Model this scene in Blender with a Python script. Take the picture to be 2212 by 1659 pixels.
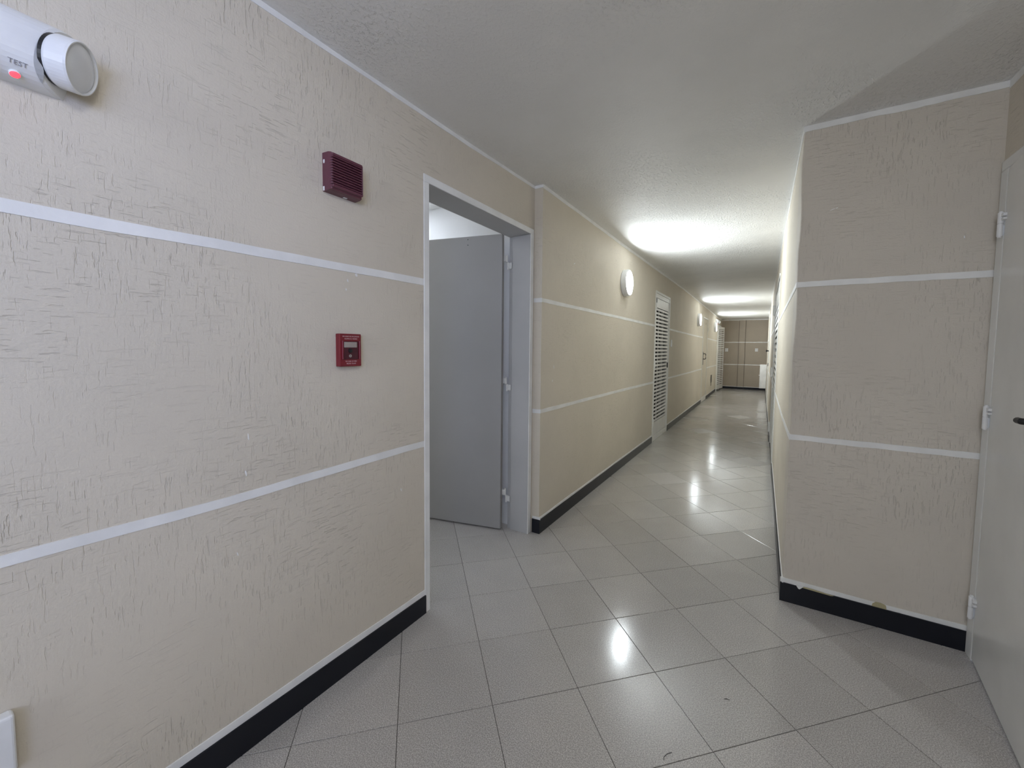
import bpy, bmesh, math, random
from mathutils import Vector, Matrix
random.seed(7)
S = bpy.context.scene
C = S.collection
for o in list(bpy.data.objects): bpy.data.objects.remove(o)

# ------------------------------------------------------------------ camera
YAW, PITCH, ROLL, CAMH, FPX = -.5517579, -.0573996, .0099467, 1.3108882, 877.031
fwd = Vector((math.sin(YAW)*math.cos(PITCH), math.cos(YAW)*math.cos(PITCH), math.sin(PITCH)))
rgt = Vector((math.cos(YAW), -math.sin(YAW), 0)); up = rgt.cross(fwd)
r2 = rgt*math.cos(ROLL)+up*math.sin(ROLL); u2 = up*math.cos(ROLL)-rgt*math.sin(ROLL)
cam_d = bpy.data.cameras.new('camera'); cam = bpy.data.objects.new('camera', cam_d); C.objects.link(cam)
cam.matrix_world = Matrix(((r2.x, u2.x, -fwd.x, 0), (r2.y, u2.y, -fwd.y, 0), (r2.z, u2.z, -fwd.z, CAMH), (0, 0, 0, 1)))
cam_d.sensor_fit = 'HORIZONTAL'; cam_d.sensor_width = 36; cam_d.lens = 36*FPX/2212
cam_d.shift_x = -8.4015/2212; cam_d.shift_y = -28.428/2212; cam_d.clip_start = .02
S.camera = cam

# ------------------------------------------------------------------ world, exposure, large lights
w = bpy.data.worlds.new('world'); S.world = w; w.use_nodes = True
w.node_tree.nodes['Background'].inputs[0].default_value = (.62, .75, 1, 1)
w.node_tree.nodes['Background'].inputs[1].default_value = .6
S.view_settings.view_transform = 'Standard'; S.view_settings.look = 'None'
S.view_settings.exposure = 1.3; S.view_settings.gamma = 1; S.view_settings.use_curve_mapping = False
try: S.cycles.max_bounces = 10; S.cycles.diffuse_bounces = 6
except Exception: pass
LAMP_E = 89.0
def area(name, loc, rot, sx, sy, power, col):
    d = bpy.data.lights.new(name, 'AREA'); d.shape = 'RECTANGLE'; d.size = sx; d.size_y = sy
    d.energy = power; d.color = col
    o = bpy.data.objects.new(name, d); C.objects.link(o); o.location = loc; o.rotation_euler = rot
    return o
# two added fill lights behind the camera; no such windows are known
dl = area('blue_fill_light', (.97, -1.75, 1.80), (0, math.radians(90), 0), .8, 1.3, 4.2, (.44, .56, 1))  # added blue beam that brightens the upper near left wall
dl.rotation_euler = (Vector((-1.387, .10, 1.80))-dl.location).to_track_quat('-Z', 'Z').to_euler(); dl.data.spread = math.radians(75)
area('back_fill_light', (-.35, -3.36, 1.72), (math.radians(90), 0, 0), 1.3, .95, 8.5, (.84, .90, 1))  # added fill that brightens the pillar face

# ------------------------------------------------------------------ materials
def mat(name):
    m = bpy.data.materials.new(name); m.use_nodes = True
    nt = m.node_tree; b = nt.nodes['Principled BSDF']
    return m, nt, b
class N:
    def __init__(s, nt): s.nt = nt
    def __call__(s, t, ins=None, **kw):
        n = s.nt.nodes.new(t)
        for k, v in kw.items(): setattr(n, k, v)
        for k, v in (ins or {}).items():
            if hasattr(v, 'is_output') or isinstance(v, bpy.types.NodeSocket): s.nt.links.new(v, n.inputs[k])
            else: n.inputs[k].default_value = v
        return n
    def math(s, op, a, b=None, c=None, clamp=False):
        i = {0: a}
        if b is not None: i[1] = b
        if c is not None: i[2] = c
        n = s('ShaderNodeMath', i, operation=op); n.use_clamp = clamp
        return n.outputs[0]
    def rng(s, v, a, b, c=0., d=1.):
        n = s('ShaderNodeMapRange', {0: v, 1: a, 2: b, 3: c, 4: d}); n.interpolation_type = 'SMOOTHSTEP'
        return n.outputs[0]
    def mix(s, f, a, b):
        n = s('ShaderNodeMix', data_type='RGBA')
        for k, v in ((0, f), (6, a), (7, b)):
            if isinstance(v, bpy.types.NodeSocket): s.nt.links.new(v, n.inputs[k])
            else: n.inputs[k].default_value = v
        return n.outputs[2]
    def noise(s, vec, scale, det=3, rough=.5, dist=0.):
        n = s('ShaderNodeTexNoise', {'Vector': vec, 'Scale': scale, 'Detail': det, 'Roughness': rough, 'Distortion': dist})
        return n.outputs[0]
def plain(name, col, rough=.5, metal=0., spec=.5, bump=0., bscale=60.):
    m, nt, b = mat(name); n = N(nt)
    b.inputs['Base Color'].default_value = (*col, 1); b.inputs['Roughness'].default_value = rough
    b.inputs['Metallic'].default_value = metal; b.inputs['Specular IOR Level'].default_value = spec
    tc = n('ShaderNodeTexCoord').outputs['Object']
    v = n.noise(tc, bscale*.12, 4)
    c = n.mix(n.rng(v, .3, .7), (*[x*.93 for x in col], 1), (*[min(1, x*1.04) for x in col], 1))
    nt.links.new(c, b.inputs['Base Color'])
    if bump:
        bp = n('ShaderNodeBump', {'Height': n.noise(tc, bscale, 3), 'Distance': bump, 'Strength': 1.})
        nt.links.new(bp.outputs[0], b.inputs['Normal'])
    return m
def plaster(name, col, lvl=1.0, ceiling=False):
    """trowelled, scratched plaster: horizontal and vertical drag marks that come and go in patches"""
    m, nt, b = mat(name); n = N(nt)
    pos = n('ShaderNodeNewGeometry').outputs['Position']
    sx = n('ShaderNodeSeparateXYZ', {0: pos}); X, Y, Z = sx.outputs
    if ceiling: H, V = X, Y
    else: H, V = n.math('ADD', X, Y), Z
    def vec(a, c, off=0.):
        return n('ShaderNodeCombineXYZ', {0: n.math('MULTIPLY', H, a), 1: n.math('MULTIPLY', V, c), 2: off}).outputs[0]
    patch = n.noise(vec(2.6, 2.6), 1., 3, .6, .4)
    patch2 = n.noise(vec(1.3, 1.9, 4.), 1., 2, .5)
    def groove(a, c, off, w):
        v = n.noise(vec(a, c, off), 1., 2.5, .6, .03)
        return n.rng(v, .595, .595+w, 0., 1.)
    if not ceiling:
        gh = groove(17, 150, 1.7, .07); gv = groove(170, 19, 8.3, .07)
        bh = n.noise(vec(15, 80, 3.), 1., 4, .7); bv = n.noise(vec(100, 16, 5.), 1., 4, .7)
        f = n.rng(patch, .36, .60, .12, .92)
        line = n.math('ADD', n.math('MULTIPLY', gh, n.math('SUBTRACT', 1., f)), n.math('MULTIPLY', gv, f))
        band = n.math('ADD', n.math('MULTIPLY', bh, n.math('SUBTRACT', 1., f)), n.math('MULTIPLY', bv, f))
        amt = n.rng(patch2, .34, .62, .22, 1.)
        fine = n.noise(vec(150, 150, 9.), 1., 3, .6)
        h = n.math('SUBTRACT', n.math('MULTIPLY', band, n.math('MULTIPLY', amt, .9)), n.math('MULTIPLY', line, n.math('MULTIPLY', amt, .60)))
        h = n.math('ADD', h, n.math('MULTIPLY', fine, .34))
        dist = .0027*lvl
    else:
        b1 = n.noise(vec(78, 46, 2.), 1., 3, .6, .3)
        b1 = n.rng(b1, .45, .75)
        amt = n.rng(n.noise(vec(.8, .9, 6.), 1., 2), .38, .62, .15, 1.)
        fine = n.noise(vec(110, 90, 9.), 1., 3, .6)
        h = n.math('ADD', n.math('MULTIPLY', b1, amt), n.math('MULTIPLY', fine, .18))
        line = n.math('MULTIPLY', b1, 0.)
        dist = .0040*lvl
    bump = n('ShaderNodeBump', {'Height': h, 'Distance': dist, 'Strength': 1.})
    nt.links.new(bump.outputs[0], b.inputs['Normal'])
    tone = n.noise(vec(1.1, 1.1, 7.), 1., 4, .6)
    c = n.mix(n.rng(tone, .3, .7), (*[x*.95 for x in col], 1), (*[x*1.04 for x in col], 1))
    c = n.mix(n.math('MULTIPLY', line, .10), c, (*[x*.62 for x in col], 1))
    nt.links.new(c, b.inputs['Base Color'])
    b.inputs['Roughness'].default_value = .62; b.inputs['Specular IOR Level'].default_value = .35
    return m
def tile_mat():
    m, nt, b = mat('granite_look_tile'); n = N(nt)
    oi = n('ShaderNodeObjectInfo'); rnd = oi.outputs['Random']
    tc = n('ShaderNodeTexCoord').outputs['Object']
    off = n('ShaderNodeCombineXYZ', {0: n.math('MULTIPLY', rnd, 37.), 1: n.math('MULTIPLY', rnd, 91.), 2: 0.}).outputs[0]
    v = n('ShaderNodeVectorMath', {0: tc, 1: off}, operation='ADD').outputs[0]
    sp = n.noise(v, 260, 2, .7)
    sp2 = n.noise(v, 120, 3, .6)
    big = n.noise(v, 7, 3)
    matte = n.rng(rnd, .92, .95)
    c = n.mix(n.rng(sp, .36, .66), (.305, .286, .268, 1), (.60, .572, .54, 1))
    c = n.mix(n.math('MULTIPLY', n.rng(sp2, .35, .65), .35), c, (.38, .355, .33, 1))
    k = n.math('MULTIPLY_ADD', n.rng(n.math('FRACT', n.math('MULTIPLY', rnd, 7.3)), 0., 1.), .10, .95)
    k = n.math('MULTIPLY', k, n.math('MULTIPLY_ADD', big, .14, .93))
    hs = n('ShaderNodeHueSaturation', {'Color': c, 'Value': k, 'Saturation': .9})
    nt.links.new(hs.outputs[0], b.inputs['Base Color'])
    r = n.math('MULTIPLY_ADD', matte, .20, .125)
    r = n.math('ADD', r, n.math('MULTIPLY', big, .06))
    nt.links.new(r, b.inputs['Roughness'])
    b.inputs['Specular IOR Level'].default_value = .65
    h = n.noise(v, 190, 2, .5)
    bump = n('ShaderNodeBump', {'Height': h, 'Distance': .00025, 'Strength': .35})
    nt.links.new(bump.outputs[0], b.inputs['Normal'])
    return m
def emis(name, col, e):
    m, nt, b = mat(name)
    b.inputs['Base Color'].default_value = (*col, 1)
    b.inputs['Emission Color'].default_value = (*col, 1); b.inputs['Emission Strength'].default_value = e
    return m
M = dict(
    wall=plaster('beige_scratched_plaster', (.635, .580, .487)),
    ceil=plaster('white_trowelled_ceiling', (.80, .795, .775), ceiling=True),
    wallp=plaster('beige_soft_plaster', (.605, .557, .485), .85),
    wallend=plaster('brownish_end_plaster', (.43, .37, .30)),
    room=plain('room_white_paint', (.80, .80, .80), .6, bscale=8),
    band=plain('white_band_paint', (.80, .80, .785), .45, bump=.0004, bscale=70),
    steel=plain('off_white_steel_paint', (.77, .765, .735), .32, bump=.0002, bscale=25),
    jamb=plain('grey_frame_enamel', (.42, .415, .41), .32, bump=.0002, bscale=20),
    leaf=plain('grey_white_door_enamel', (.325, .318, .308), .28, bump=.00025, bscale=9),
    white=plain('white_enamel', (.80, .80, .80), .3),
    base=plain('black_skirting_tile', (.008, .009, .014), .32, spec=.3),
    grout=plain('dark_grout', (.065, .058, .052), .8),
    tile=tile_mat(),
    plastic=plain('white_plastic', (.78, .79, .80), .3),
    lens=plain('emergency_lens', (.74, .76, .80), .12),
    black=plain('black_plastic', (.012, .012, .014), .35),
    dark=plain('dark_metal', (.03, .03, .03), .35, metal=.6),
    maroon=plain('maroon_plastic', (.125, .036, .056), .42),
    red=plain('red_plastic', (.185, .013, .022), .35),
    redin=plain('dark_red_window', (.075, .016, .024), .22),
    label=plain('grey_label', (.36, .31, .28), .4),
    text=plain('pale_print', (.66, .46, .47), .5),
    greytext=plain('grey_print', (.33, .33, .36), .5),
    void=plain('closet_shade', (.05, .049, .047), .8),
    joint=plain('dark_joint', (.16, .13, .105), .7),
    stain=plain('yellowed_filler', (.42, .37, .22), .6),
    lamp=emis('lamp_diffuser', (.89, .965, 1.0), LAMP_E), lamp_near=emis('hall_lamp_diffuser', (.93, .95, 1.0), 12.5), lamp_room=emis('room_lamp_diffuser', (.80, .88, 1.0), 110.),
    led=emis('red_indicator', (1, .02, .03), 2.6),
)
# ------------------------------------------------------------------ helpers
def tag(o, label=None, cat=None, group=None, kind=None):
    if label: o['label'] = label
    if cat: o['category'] = cat
    if group: o['group'] = group
    if kind: o['kind'] = kind
    return o
def obj(name, bm, m, parent=None, smooth=False, loc=None):
    me = bpy.data.meshes.new(name)
    if isinstance(bm, bmesh.types.BMesh):
        bmesh.ops.recalc_face_normals(bm, faces=bm.faces); bm.to_mesh(me); bm.free()
    else:
        me.from_pydata(*bm); me.update()
    me.materials.append(m)
    if smooth:
        for p in me.polygons: p.use_smooth = True
    o = bpy.data.objects.new(name, me); C.objects.link(o)
    if loc is not None: o.location = loc
    if parent:
        o.parent = parent
    return o
def empty(name, loc=(0, 0, 0), rz=0.):
    o = bpy.data.objects.new(name, None); o.empty_display_size = .1; C.objects.link(o)
    o.location = loc; o.rotation_euler = (0, 0, rz); return o
def BM(): return bmesh.new()
def box(bm, x0, x1, y0, y1, z0, z1, bev=0., seg=1):
    r = bmesh.ops.create_cube(bm, size=1)
    for v in r['verts']:
        v.co = Vector(((x0+x1)/2+v.co.x*abs(x1-x0), (y0+y1)/2+v.co.y*abs(y1-y0), (z0+z1)/2+v.co.z*abs(z1-z0)))
    if bev:
        es = list({e for v in r['verts'] for e in v.link_edges})
        bmesh.ops.bevel(bm, geom=es, offset=bev, segments=seg, affect='EDGES', profile=.5)
    return bm
def cyl(bm, p, q, r0, r1=None, seg=24, cap=True):
    p, q = Vector(p), Vector(q); d = q-p; r1 = r0 if r1 is None else r1
    mt = Matrix.Translation((p+q)/2) @ d.to_track_quat('Z', 'Y').to_matrix().to_4x4()
    bmesh.ops.create_cone(bm, cap_ends=cap, segments=seg, radius1=r0, radius2=r1, depth=d.length, matrix=mt)
    return bm
def lathe(bm, prof, origin, axis, seg=48):
    """prof = [(radius, height along axis)]"""
    q = Vector(axis).to_track_quat('Z', 'Y').to_matrix(); o = Vector(origin); rings = []
    for r, h in prof:
        if r < 1e-6: rings.append([bm.verts.new(o+q@Vector((0, 0, h)))])
        else: rings.append([bm.verts.new(o+q@Vector((r*math.cos(2*math.pi*k/seg), r*math.sin(2*math.pi*k/seg), h))) for k in range(seg)])
    for a, b in zip(rings, rings[1:]):
        for k in range(seg):
            k2 = (k+1) % seg
            if len(a) == 1: bm.faces.new((a[0], b[k2], b[k]))
            elif len(b) == 1: bm.faces.new((a[k], a[k2], b[0]))
            else: bm.faces.new((a[k], a[k2], b[k2], b[k]))
    return bm
def tube(bm, pts, r, seg=8):
    pts = [Vector(p) for p in pts]; rings = []
    for i, p in enumerate(pts):
        d = (pts[min(i+1, len(pts)-1)]-pts[max(i-1, 0)]).normalized()
        q = d.to_track_quat('Z', 'Y').to_matrix()
        rings.append([bm.verts.new(p+q@Vector((r*math.cos(2*math.pi*k/seg), r*math.sin(2*math.pi*k/seg), 0))) for k in range(seg)])
    for a, b in zip(rings, rings[1:]):
        for k in range(seg): bm.faces.new((a[k], a[(k+1) % seg], b[(k+1) % seg], b[k]))
    bm.faces.new(rings[0][::-1]); bm.faces.new(rings[-1]); return bm
def text(name, s, size, loc, xdir, ydir, m, parent, ext=.0004, align='CENTER'):
    cu = bpy.data.curves.new(name, 'FONT'); cu.body = s; cu.size = size; cu.extrude = ext
    cu.align_x = align; cu.align_y = 'CENTER'; cu.resolution_u = 2
    t = bpy.data.objects.new(name+'_curve', cu); C.objects.link(t)
    bpy.context.view_layer.update()
    me = bpy.data.meshes.new_from_object(t.evaluated_get(bpy.context.evaluated_depsgraph_get()))
    bpy.data.objects.remove(t); me.materials.clear(); me.materials.append(m)
    o = bpy.data.objects.new(name, me); C.objects.link(o)
    xd = Vector(xdir).normalized(); yd = Vector(ydir).normalized(); zd = xd.cross(yd)
    o.matrix_world = Matrix(((xd.x, yd.x, zd.x, loc[0]), (xd.y, yd.y, zd.y, loc[1]), (xd.z, yd.z, zd.z, loc[2]), (0, 0, 0, 1)))
    if parent:
        o.parent = parent; o.matrix_parent_inverse = Matrix.Identity(4)
    return o
def lerp(pts, t):
    if t <= pts[0][0]: return pts[0][1]
    for (a, va), (b, vb) in zip(pts, pts[1:]):
        if t <= b: return va+(vb-va)*(t-a)/(b-a)
    return pts[-1][1]

# ------------------------------------------------------------------ room dimensions
XL0, XL1, XD, YP, YJ, YE, YB = -1.387, -1.323, .800, 2.4994, 2.4785, 15.377, -3.3
def XR(y): return .118-.0075*(y-2.5)
HC = [(-3.4, 2.385), (1., 2.385), (1.8, 2.395), (2.5, 2.411), (4., 2.411), (8., 2.411), (15.4, 2.305), (16, 2.305)]
def H(y): return lerp(HC, y)
def wall_boxes(bm, openings, y0, y1, xa, xb, ztop=2.5, zb=-.05):
    """boxes of a wall running along y around openings (ya, yb, za, zb); xa/xb may be functions of y"""
    fa = xa if callable(xa) else (lambda y: xa)
    fb = xb if callable(xb) else (lambda y: xb)
    cuts = sorted({y0, y1}|{v for o in openings for v in o[:2]})
    def pr(ya, yb, za, zc):
        vs = [bm.verts.new(p) for p in ((fa(ya), ya, za), (fb(ya), ya, za), (fb(yb), yb, za), (fa(yb), yb, za),
                                        (fa(ya), ya, zc), (fb(ya), ya, zc), (fb(yb), yb, zc), (fa(yb), yb, zc))]
        for f in ((0, 3, 2, 1), (4, 5, 6, 7), (0, 1, 5, 4), (1, 2, 6, 5), (2, 3, 7, 6), (3, 0, 4, 7)):
            bm.faces.new([vs[i] for i in f])
    for a, b in zip(cuts, cuts[1:]):
        m = (a+b)/2; ops = [o for o in openings if o[0] < m < o[1]]
        z = zb
        for o in sorted(ops, key=lambda o: o[2]):
            if o[2] > z+.001: pr(a, b, z, o[2])
            z = o[3]
        pr(a, b, z, ztop)
    return bm

# ---- ceiling
bm = BM()
for y in [p[0] for p in HC]:
    pass
ys = [p[0] for p in HC]; rows = []
for y in ys:
    rows.append([bm.verts.new((x, y, H(y)+dz)) for x, dz in ((-4.3, 0), (1.3, 0), (1.3, .2), (-4.3, .2))])
for a, b in zip(rows, rows[1:]):
    for k in range(4): bm.faces.new((a[k], a[(k+1) % 4], b[(k+1) % 4], b[k]))
bm.faces.new(rows[0]); bm.faces.new(rows[-1][::-1])
tag(obj('ceiling', bm, M['ceil']), 'rough white trowelled plaster ceiling over the whole corridor', 'ceiling', kind='structure')

# ---- floor slab and tiles
bm = BM(); box(bm, -4.2, 1.2, -3.4, 15.6, -.12, -.0022)
floor = tag(obj('floor', bm, M['grout']), 'grey speckled floor tiles laid diagonally with dark joints', 'floor', kind='structure')
TS, TA, TX, TY = .335, .7925, -.574122, 1.880986
cu_, su_ = math.cos(TA), math.sin(TA); U = Vector((cu_, su_)); V = Vector((su_, -cu_))
def corner(i, j): return Vector((TX, TY))+TS*((i-4)*U+(j-3)*V)
def clip(poly, a, b, c):      # keep a*x+b*y<=c
    out = []
    for k in range(len(poly)):
        p, q = poly[k-1], poly[k]; dp = a*p.x+b*p.y-c; dq = a*q.x+b*q.y-c
        if dp*dq < 0: out.append(p+(q-p)*(dp/(dp-dq)))
        if dq <= 0: out.append(q)
    return out
def areap(p): return abs(sum(p[k-1].x*p[k].y-p[k].x*p[k-1].y for k in range(len(p))))/2 if len(p) > 2 else 0
REG = dict(hall=[(-1, 0, 1.387), (1, 0, XD), (0, -1, 3.3), (0, 1, YP)],
           corridor=[(-1, 0, 1.323), (1, .0075, .118+.0075*2.5), (0, -1, -YJ), (0, 1, YE)],
           room=[(-1, 0, 3.9), (1, 0, -1.387), (0, -1, .2), (0, 1, YJ)])
def prism(poly, c, th=.009, ch=.0011, gap=.0011):
    loc = [p-c for p in poly]
    def inset(q, d):
        n = len(q); out = []
        s = 1 if sum(q[k-1].x*q[k].y-q[k].x*q[k-1].y for k in range(n)) > 0 else -1
        for k in range(n):
            a, b, e = q[k-1], q[k], q[(k+1) % n]
            d1 = (b-a).normalized(); d2 = (e-b).normalized()
            n1 = Vector((-d1.y, d1.x))*s; n2 = Vector((-d2.y, d2.x))*s
            den = 1+n1.dot(n2)
            out.append(b+(n1+n2)*(d/max(den, .35)))
        return out
    clean = [loc[0]]
    for p in loc[1:]:
        if (p-clean[-1]).length > .004: clean.append(p)
    if (clean[0]-clean[-1]).length < .004: clean.pop()
    if len(clean) < 3: return None
    o1 = inset(clean, gap); o2 = inset(clean, gap+ch); n = len(o1)
    vs = [(p.x, p.y, -th) for p in o1]+[(p.x, p.y, -ch*.6) for p in o1]+[(p.x, p.y, 0) for p in o2]
    fs = [tuple(range(2*n, 3*n))]
    for k in range(n):
        k2 = (k+1) % n
        fs += [(k, k2, n+k2, n+k), (n+k, n+k2, 2*n+k2, 2*n+k)]
    return vs, [], fs
tiles = []
for i in range(-34, 40):
    for j in range(-40, 26):
        P4 = [corner(i, j), corner(i+1, j), corner(i+1, j+1), corner(i, j+1)]
        ce = sum(P4, Vector((0, 0)))/4
        if not (-4.2 < ce.x < 1.1 and -3.6 < ce.y < 15.7): continue
        hit = []
        for nm, hp in REG.items():
            q = P4
            for h in hp:
                q = clip(q, *h)
                if len(q) < 3: break
            if len(q) > 2 and areap(q) > 1e-4: hit.append((nm, q))
        if not hit: continue
        poly = P4 if (len(hit) > 1 or areap(hit[0][1]) > .1121) else hit[0][1]
        if areap(poly) < .0006: continue
        full = poly is P4
        c = ce if full else sum(poly, Vector((0, 0)))/len(poly)
        names = {h[0] for h in hit}
        vis = (names & {'hall', 'corridor'} and c.y > .15) or ('room' in names and -2.7 < c.x and c.y > 1.1)
        # outside the picture to the left / behind: not singled out
        d = Vector((c.x, c.y, -CAMH)); dz = d.dot(fwd)
        if vis and dz > .1:
            u = abs(d.dot(r2)/dz*FPX); v_ = -d.dot(u2)/dz*FPX
            vis = u < 1106+260 and v_ < 830+330
        else: vis = False
        tiles.append((not vis, d.length, full, poly, c))
tiles.sort(key=lambda t: (t[0], t[1]))
full_me = None; rest = BM(); nt_ = 0
rs = random.Random(3)
for (hid, dist, full, poly, c) in tiles:
    data = prism(poly, c)
    if data is None or not data[0]: continue
    if hid or nt_ >= 298:
        base = [rest.verts.new((v[0]+c.x, v[1]+c.y, v[2])) for v in data[0]]
        for f in data[2]: rest.faces.new([base[k] for k in f])
        continue
    if full and full_me is None:
        full_me = bpy.data.meshes.new('tile'); full_me.from_pydata(*data); full_me.materials.append(M['tile'])
    if full: me = full_me
    else:
        me = bpy.data.meshes.new('tile'); me.from_pydata(*data); me.materials.append(M['tile'])
    o = bpy.data.objects.new('tile', me); C.objects.link(o)
    o.location = (c.x, c.y, rs.uniform(-.0004, .0003))
    k = 1.
    o.rotation_euler = (rs.gauss(0, .0007)*k, rs.gauss(0, .0007)*k, 0)
    o.parent = floor; nt_ += 1
print('tiles', nt_)
o = obj('tile_field', rest, M['tile'], floor); o['kind'] = 'stuff'

# ---- walls
bm = wall_boxes(BM(), [(1.425, 2.458, -.05, 2.112)], YB, YJ, XL0, XL0-.163)
wl = tag(obj('wall_left', bm, M['wall']), 'near left wall of beige scratched plaster around the open doorway', 'wall', kind='structure')
ops = [(5.80, 6.74, -.05, 2.10), (10.76, 11.62, -.05, 2.09), (14.10, 14.92, -.05, 2.06), (12.72, 13.05, .36, .58), (12.80, 12.97, .26, .36)]
bm = wall_boxes(BM(), ops, YJ, YE+.2, XL1, XL1-.16)
wl2 = tag(obj('wall_left_corridor', bm, M['wall']), 'long left corridor wall of beige plaster carrying the round lamps', 'wall', kind='structure')
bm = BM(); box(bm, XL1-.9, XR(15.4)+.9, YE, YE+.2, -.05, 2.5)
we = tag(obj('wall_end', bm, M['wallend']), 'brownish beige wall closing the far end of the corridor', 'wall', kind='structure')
opsr = [(5.15, 6.75, -.05, 2.11), (10.55, 11.5, -.05, 2.08)]
bm = wall_boxes(BM(), opsr, YP+.20, YE+.2, XR, lambda y: XR(y)+.16)
wr2 = tag(obj('wall_right_corridor', bm, M['wall']), 'right corridor wall of beige plaster seen edge on behind the pillar', 'wall', kind='structure')
# pillar face with a hand-plastered, slightly wavy corner
bm = BM(); rs = random.Random(11); n = 48; rings = []
for k in range(n+1):
    z = -.05+2.55*k/n
    wv = .0022*math.sin(k*.7)+rs.uniform(-.0016, .0016)
    c0 = XR(YP)+wv
    pts = [(XD+.15, YP), (c0+.010, YP), (c0+.003, YP+.003), (c0, YP+.010), (XR(YP+.21), YP+.21), (XD+.15, YP+.21)]
    rings.append([bm.verts.new((x, y, z)) for x, y in pts])
for a, b in zip(rings, rings[1:]):
    for k in range(6): bm.faces.new((a[k], a[(k+1) % 6], b[(k+1) % 6], b[k]))
bm.faces.new(rings[0]); bm.faces.new(rings[-1])
wp = tag(obj('wall_right_pillar', bm, M['wallp']), 'broad beige plaster wall face right of the corridor beside the near door', 'wall', kind='structure')
bm = wall_boxes(BM(), [(1.78, 2.472, -.05, 2.07), (-2.5, -1.0, 1.3, 2.2)], YB, YP+.1, XD, XD+.16)  # second opening, behind the camera, is added for the blue fill light
wr = tag(obj('wall_right', bm, M['wall']), 'near right wall holding the grey door at the picture edge', 'wall', kind='structure')
# near end behind the camera: a wall with an opening added for the fill light
bm = BM()
box(bm, -1.6, -1.02, YB-.15, YB, -.05, 2.5); box(bm, .32, 1., YB-.15, YB, -.05, 2.5)
box(bm, -1.02, .32, YB-.15, YB, 2.22, 2.5); box(bm, -1.02, .32, YB-.15, YB, -.05, 1.22)
tag(obj('wall_back', bm, M['wall']), 'plain plaster wall closing the hall behind the viewer', 'wall', kind='structure')
# side room behind the open door
bm = BM()
box(bm, -4., XL0-.163, YJ+.001, YJ+.14, -.05, 2.5)
box(bm, -4.1, -3.95, -.2, YJ+.14, -.05, 2.5)
box(bm, -4.1, XL0-.163, -.35, -.2, -.05, 2.5)
tag(obj('wall_room', bm, M['room']), 'bluish white walls of the side room seen above the open door', 'wall', kind='structure')
# closets' dark insides
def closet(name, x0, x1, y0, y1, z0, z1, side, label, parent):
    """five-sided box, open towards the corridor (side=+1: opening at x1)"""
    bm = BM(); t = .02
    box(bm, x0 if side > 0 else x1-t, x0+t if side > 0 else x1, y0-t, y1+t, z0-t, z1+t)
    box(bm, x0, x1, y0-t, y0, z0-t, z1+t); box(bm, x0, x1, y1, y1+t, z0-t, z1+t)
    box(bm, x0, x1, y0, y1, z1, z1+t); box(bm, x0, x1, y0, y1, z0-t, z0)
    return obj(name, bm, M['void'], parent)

# ---- painted bands: slightly uneven hand-painted strips, 2 mm proud
def band(name, parent, plane, pts, hw, nrm, at, jit=.0014, m='band', th=.0022, seed=0, ups=None):
    """plane 'x' (runs along y) or 'y' (runs along x); pts [(t, z centre)]; at(t) = wall coordinate; nrm = +-1; ups: fn(t)->(zlo,zhi)"""
    rs = random.Random(seed+len(name)); t0, t1 = pts[0][0], pts[-1][0]
    st = .03 if abs(t1-t0) < 3 else .12
    n = max(2, int((t1-t0)/st)); bm = BM(); rings = []
    a = b = 0.
    for k in range(n+1):
        t = t0+(t1-t0)*k/n
        a = a*.6+rs.uniform(-jit, jit); b = b*.6+rs.uniform(-jit, jit)
        if ups: lo, hi = ups(t); lo += a*1.5
        else:
            z = lerp(pts, t); lo, hi = z-hw+a, z+hw+b
        w0 = at(t)-nrm*.004; w1 = at(t)+nrm*th
        q = [(w0, lo-.001), (w1, lo), (w1, hi), (w0, hi+.001)]
        rings.append([bm.verts.new((x, t, z) if plane == 'x' else (t, x, z)) for x, z in q])
    for r, s in zip(rings, rings[1:]):
        for k in range(4): bm.faces.new((r[k], r[(k+1) % 4], s[(k+1) % 4], s[k]))
    bm.faces.new(rings[0]); bm.faces.new(rings[-1])
    return obj(name, bm, M[m], parent)
c0 = lambda v: (lambda t: v)
# near left wall
UL0 = [(-3.2, 1.600), (.17, 1.602), (.35, 1.602), (.61, 1.606), (1.42, 1.614)]
LL0 = [(-3.2, .840), (.14, .840), (.33, .836), (.51, .831), (1.25, .844), (1.42, .843)]
band('painted_band', wl, 'x', UL0, .0145, 1, c0(XL0), seed=1)
band('painted_band', wl, 'x', LL0, .0140, 1, c0(XL0), seed=2)
ZC0 = [(-3.2, 2.362), (.67, 2.362), (1.27, 2.370), (1.6, 2.370), (2.47, 2.393)]
band('ceiling_band', wl, 'x', [(-3.2, 0), (YJ, 0)], 0, 1, c0(XL0), seed=3, ups=lambda t: (lerp(ZC0, t), H(t)+.01))
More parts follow.
